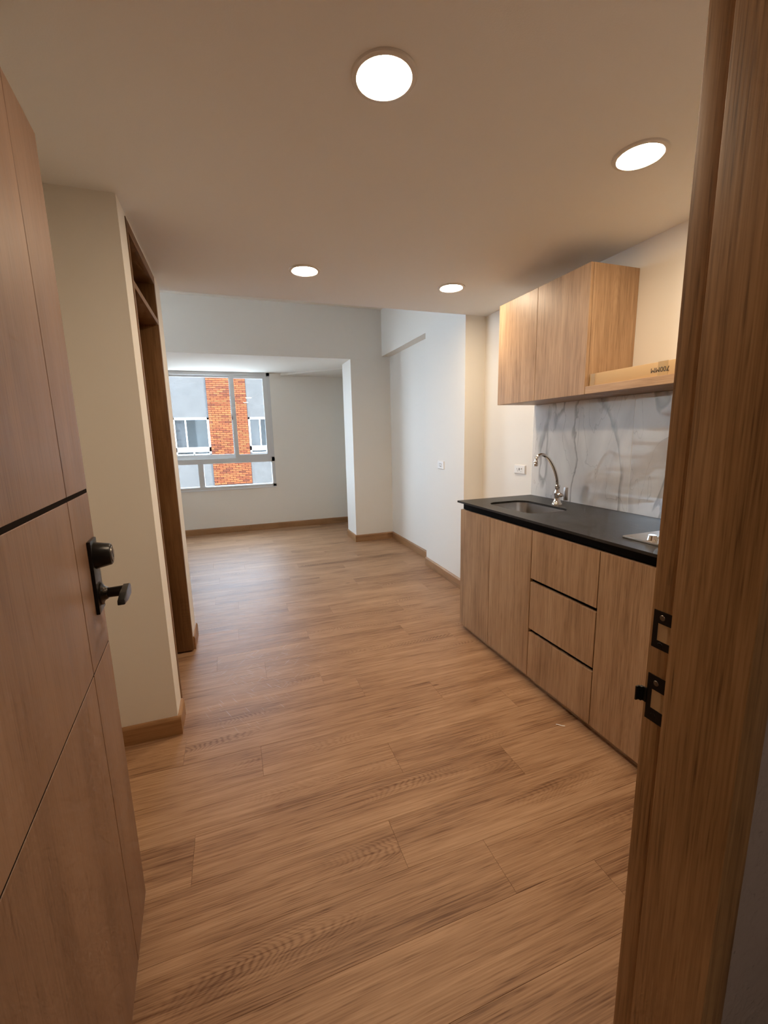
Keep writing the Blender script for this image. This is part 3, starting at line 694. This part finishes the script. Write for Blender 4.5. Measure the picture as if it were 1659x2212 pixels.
prism('stringer', [(5.95, 0), (6.05, 0), (5.20, zt_(4)-.042), (5.02, zt_(4)-.042), (5.02, zt_(4)-.20)], 'X', -1.42, -1.28, tread_wood, stair)

# ------------------------------------------------------------------ outside: facade across the yard
FYD = 20.0; k = 20/18
zz = lambda z_: EYE+(z_-EYE)*k
fac = thing('apartment_building', (0, FYD, -6), 'orange brick and grey rendered apartment building outside the window', 'building')
BX0, BX1, FT = -.775, .812, 4.45
def wall_with(name, x0, x1, holes):
    bm = bmesh.new(); x = x0
    for hx0, hx1, hz0, hz1 in holes:
        bbox(bm, (x, FYD, -6), (hx0, FYD+.3, FT)); bbox(bm, (hx0, FYD, -6), (hx1, FYD+.3, hz0)); bbox(bm, (hx0, FYD, hz1), (hx1, FYD+.3, FT)); x = hx1
    bbox(bm, (x, FYD, -6), (x1, FYD+.3, FT)); return add(name, bm, concrete, fac)
HZ0, HZ1 = zz(.762), zz(2.158)
wall_with('rendered_wall', -7.0, BX0, [(-5.2, -3.8, HZ0, HZ1), (-2.182, -.783, HZ0, HZ1)])
wall_with('rendered_wall', BX1, 7.0, [(.824, 2.223, HZ0, HZ1), (3.8, 5.2, HZ0, HZ1)])
pier = box('brick_pier', (BX0, FYD-.02, -6), (BX1, FYD+.3, FT), mortar, fac)
BW, BHH = .2645, .080
bm = bmesh.new(); bbox(bm, (0, -.014, 0), (BW-.020, .004, BHH-.019)); brick_me = bpy.data.meshes.new('brick'); bm.to_mesh(brick_me); bm.free(); brick_me.materials.append(brick_m)
bm = bmesh.new(); bbox(bm, (0, -.014, 0), (BW/2-.020, .004, BHH-.019)); half_me = bpy.data.meshes.new('brick'); bm.to_mesh(half_me); bm.free(); half_me.materials.append(brick_m)
rest = bmesh.new(); z = .12; r = 0; cnt = 0
def brick(x, z, half):
    global cnt
    if cnt < 300:
        o = bpy.data.objects.new('brick', half_me if half else brick_me); COL.objects.link(o); o.parent = pier
        o.location = Vector((x, FYD-.02, z)) - origin_of(pier); cnt += 1
    else: bbox(rest, (x, FYD-.034, z), (x+(BW/2 if half else BW)-.020, FYD-.016, z+BHH-.019))
rows = [-.62+i*BHH for i in range(62)]
for r, z in enumerate(rows):
    if r % 2 == 0:
        for i in range(6): brick(BX0+.004+i*BW, z, False)
    else:
        brick(BX0+.004, z, True)
        for i in range(5): brick(BX0+.004+BW/2+i*BW, z, False)
        brick(BX0+.004+BW/2+5*BW, z, True)
if len(rest.verts):
    n_rest = len(rest.verts)//8; bw_o = add('brickwork', rest, brick_far, pier, kind='stuff')
    at = bw_o.data.attributes.new('tone', 'FLOAT', 'POINT'); tones = [random.random() for _ in range(n_rest)]
    at.data.foreach_set('value', [tones[i//8] for i in range(n_rest*8)])
def far_window(x0):
    x1 = x0+1.399; w = thing('window', (0, 0, 0), None); w.parent = fac; w.location = Vector((x0+.7, FYD, HZ0)) - Vector(fac.location)
    del_me = w
    y0, y1 = FYD-.01, FYD+.06; m0, m1 = x0+.455, x0+.505
    zr0, zr1 = zz(.868), zz(1.045)
    bm = bmesh.new()
    bbox(bm, (x0, y0, HZ0), (x0+.07, y1, HZ1)); bbox(bm, (x1-.08, y0, HZ0), (x1, y1, HZ1)); bbox(bm, (x0, y0, HZ1-.09), (x1, y1, HZ1))
    bbox(bm, (x0, y0, HZ0), (x1, y1, HZ0+.03)); bbox(bm, (x0, y0, zr0), (x1, y1, zr1)); bbox(bm, (m0, y0, zr1), (m1, y1, HZ1-.09)); bbox(bm, (x0+.68, y0, HZ0), (x0+.74, y1, zr0))
    add('frame', bm, white_frame, w)
    for a, c, e_, f_ in ((x0+.07, m0, zr1, HZ1-.09), (m1, x1-.08, zr1, HZ1-.09), (x0+.07, x0+.68, HZ0+.03, zr0), (x0+.74, x1-.08, HZ0+.03, zr0)):
        box('pane', (a, FYD+.03, e_), (c, FYD+.036, f_), far_pane, w)
    box('curtain', (x0+.09, FYD+.16, zr1), (x0+.42, FYD+.18, HZ1-.05), curtain_m, w)
    box('room_back', (x0-.05, FYD+.5, HZ0-.1), (x1+.05, FYD+.55, HZ1+.1), far_room, w)
for x0 in (-2.182, .824, -5.2, 3.8): far_window(x0)
bm = bmesh.new()  # own building, out of view, made tall to cut skylight on the facade
bbox(bm, (-2.3, 3.4, ZV+.151), (14, YW+.14, 15)); bbox(bm, (-14, -9, ZV+.151), (14, 3.4, 15))
bbox(bm, (-2.3, 3.4, -6), (14, YW+.14, -.201)); bbox(bm, (-14, -9, -6), (14, 3.4, -.201))
bbox(bm, (-14, -9, -.2), (XOUT-.101, 3.4, ZV+.15)); bbox(bm, (XK+.131, -9, -.2), (14, YW+.14, ZV+.15))
add('wall_exterior_screen', bm, facade_ext, kind=ST, label='unseen outside walls around the flat, made tall to screen sky from the facade')
gr = box('ground', (-60, -30, -6.4), (60, 70, -6.0), plaster_ground, kind=ST, label='paved yard between the two buildings')
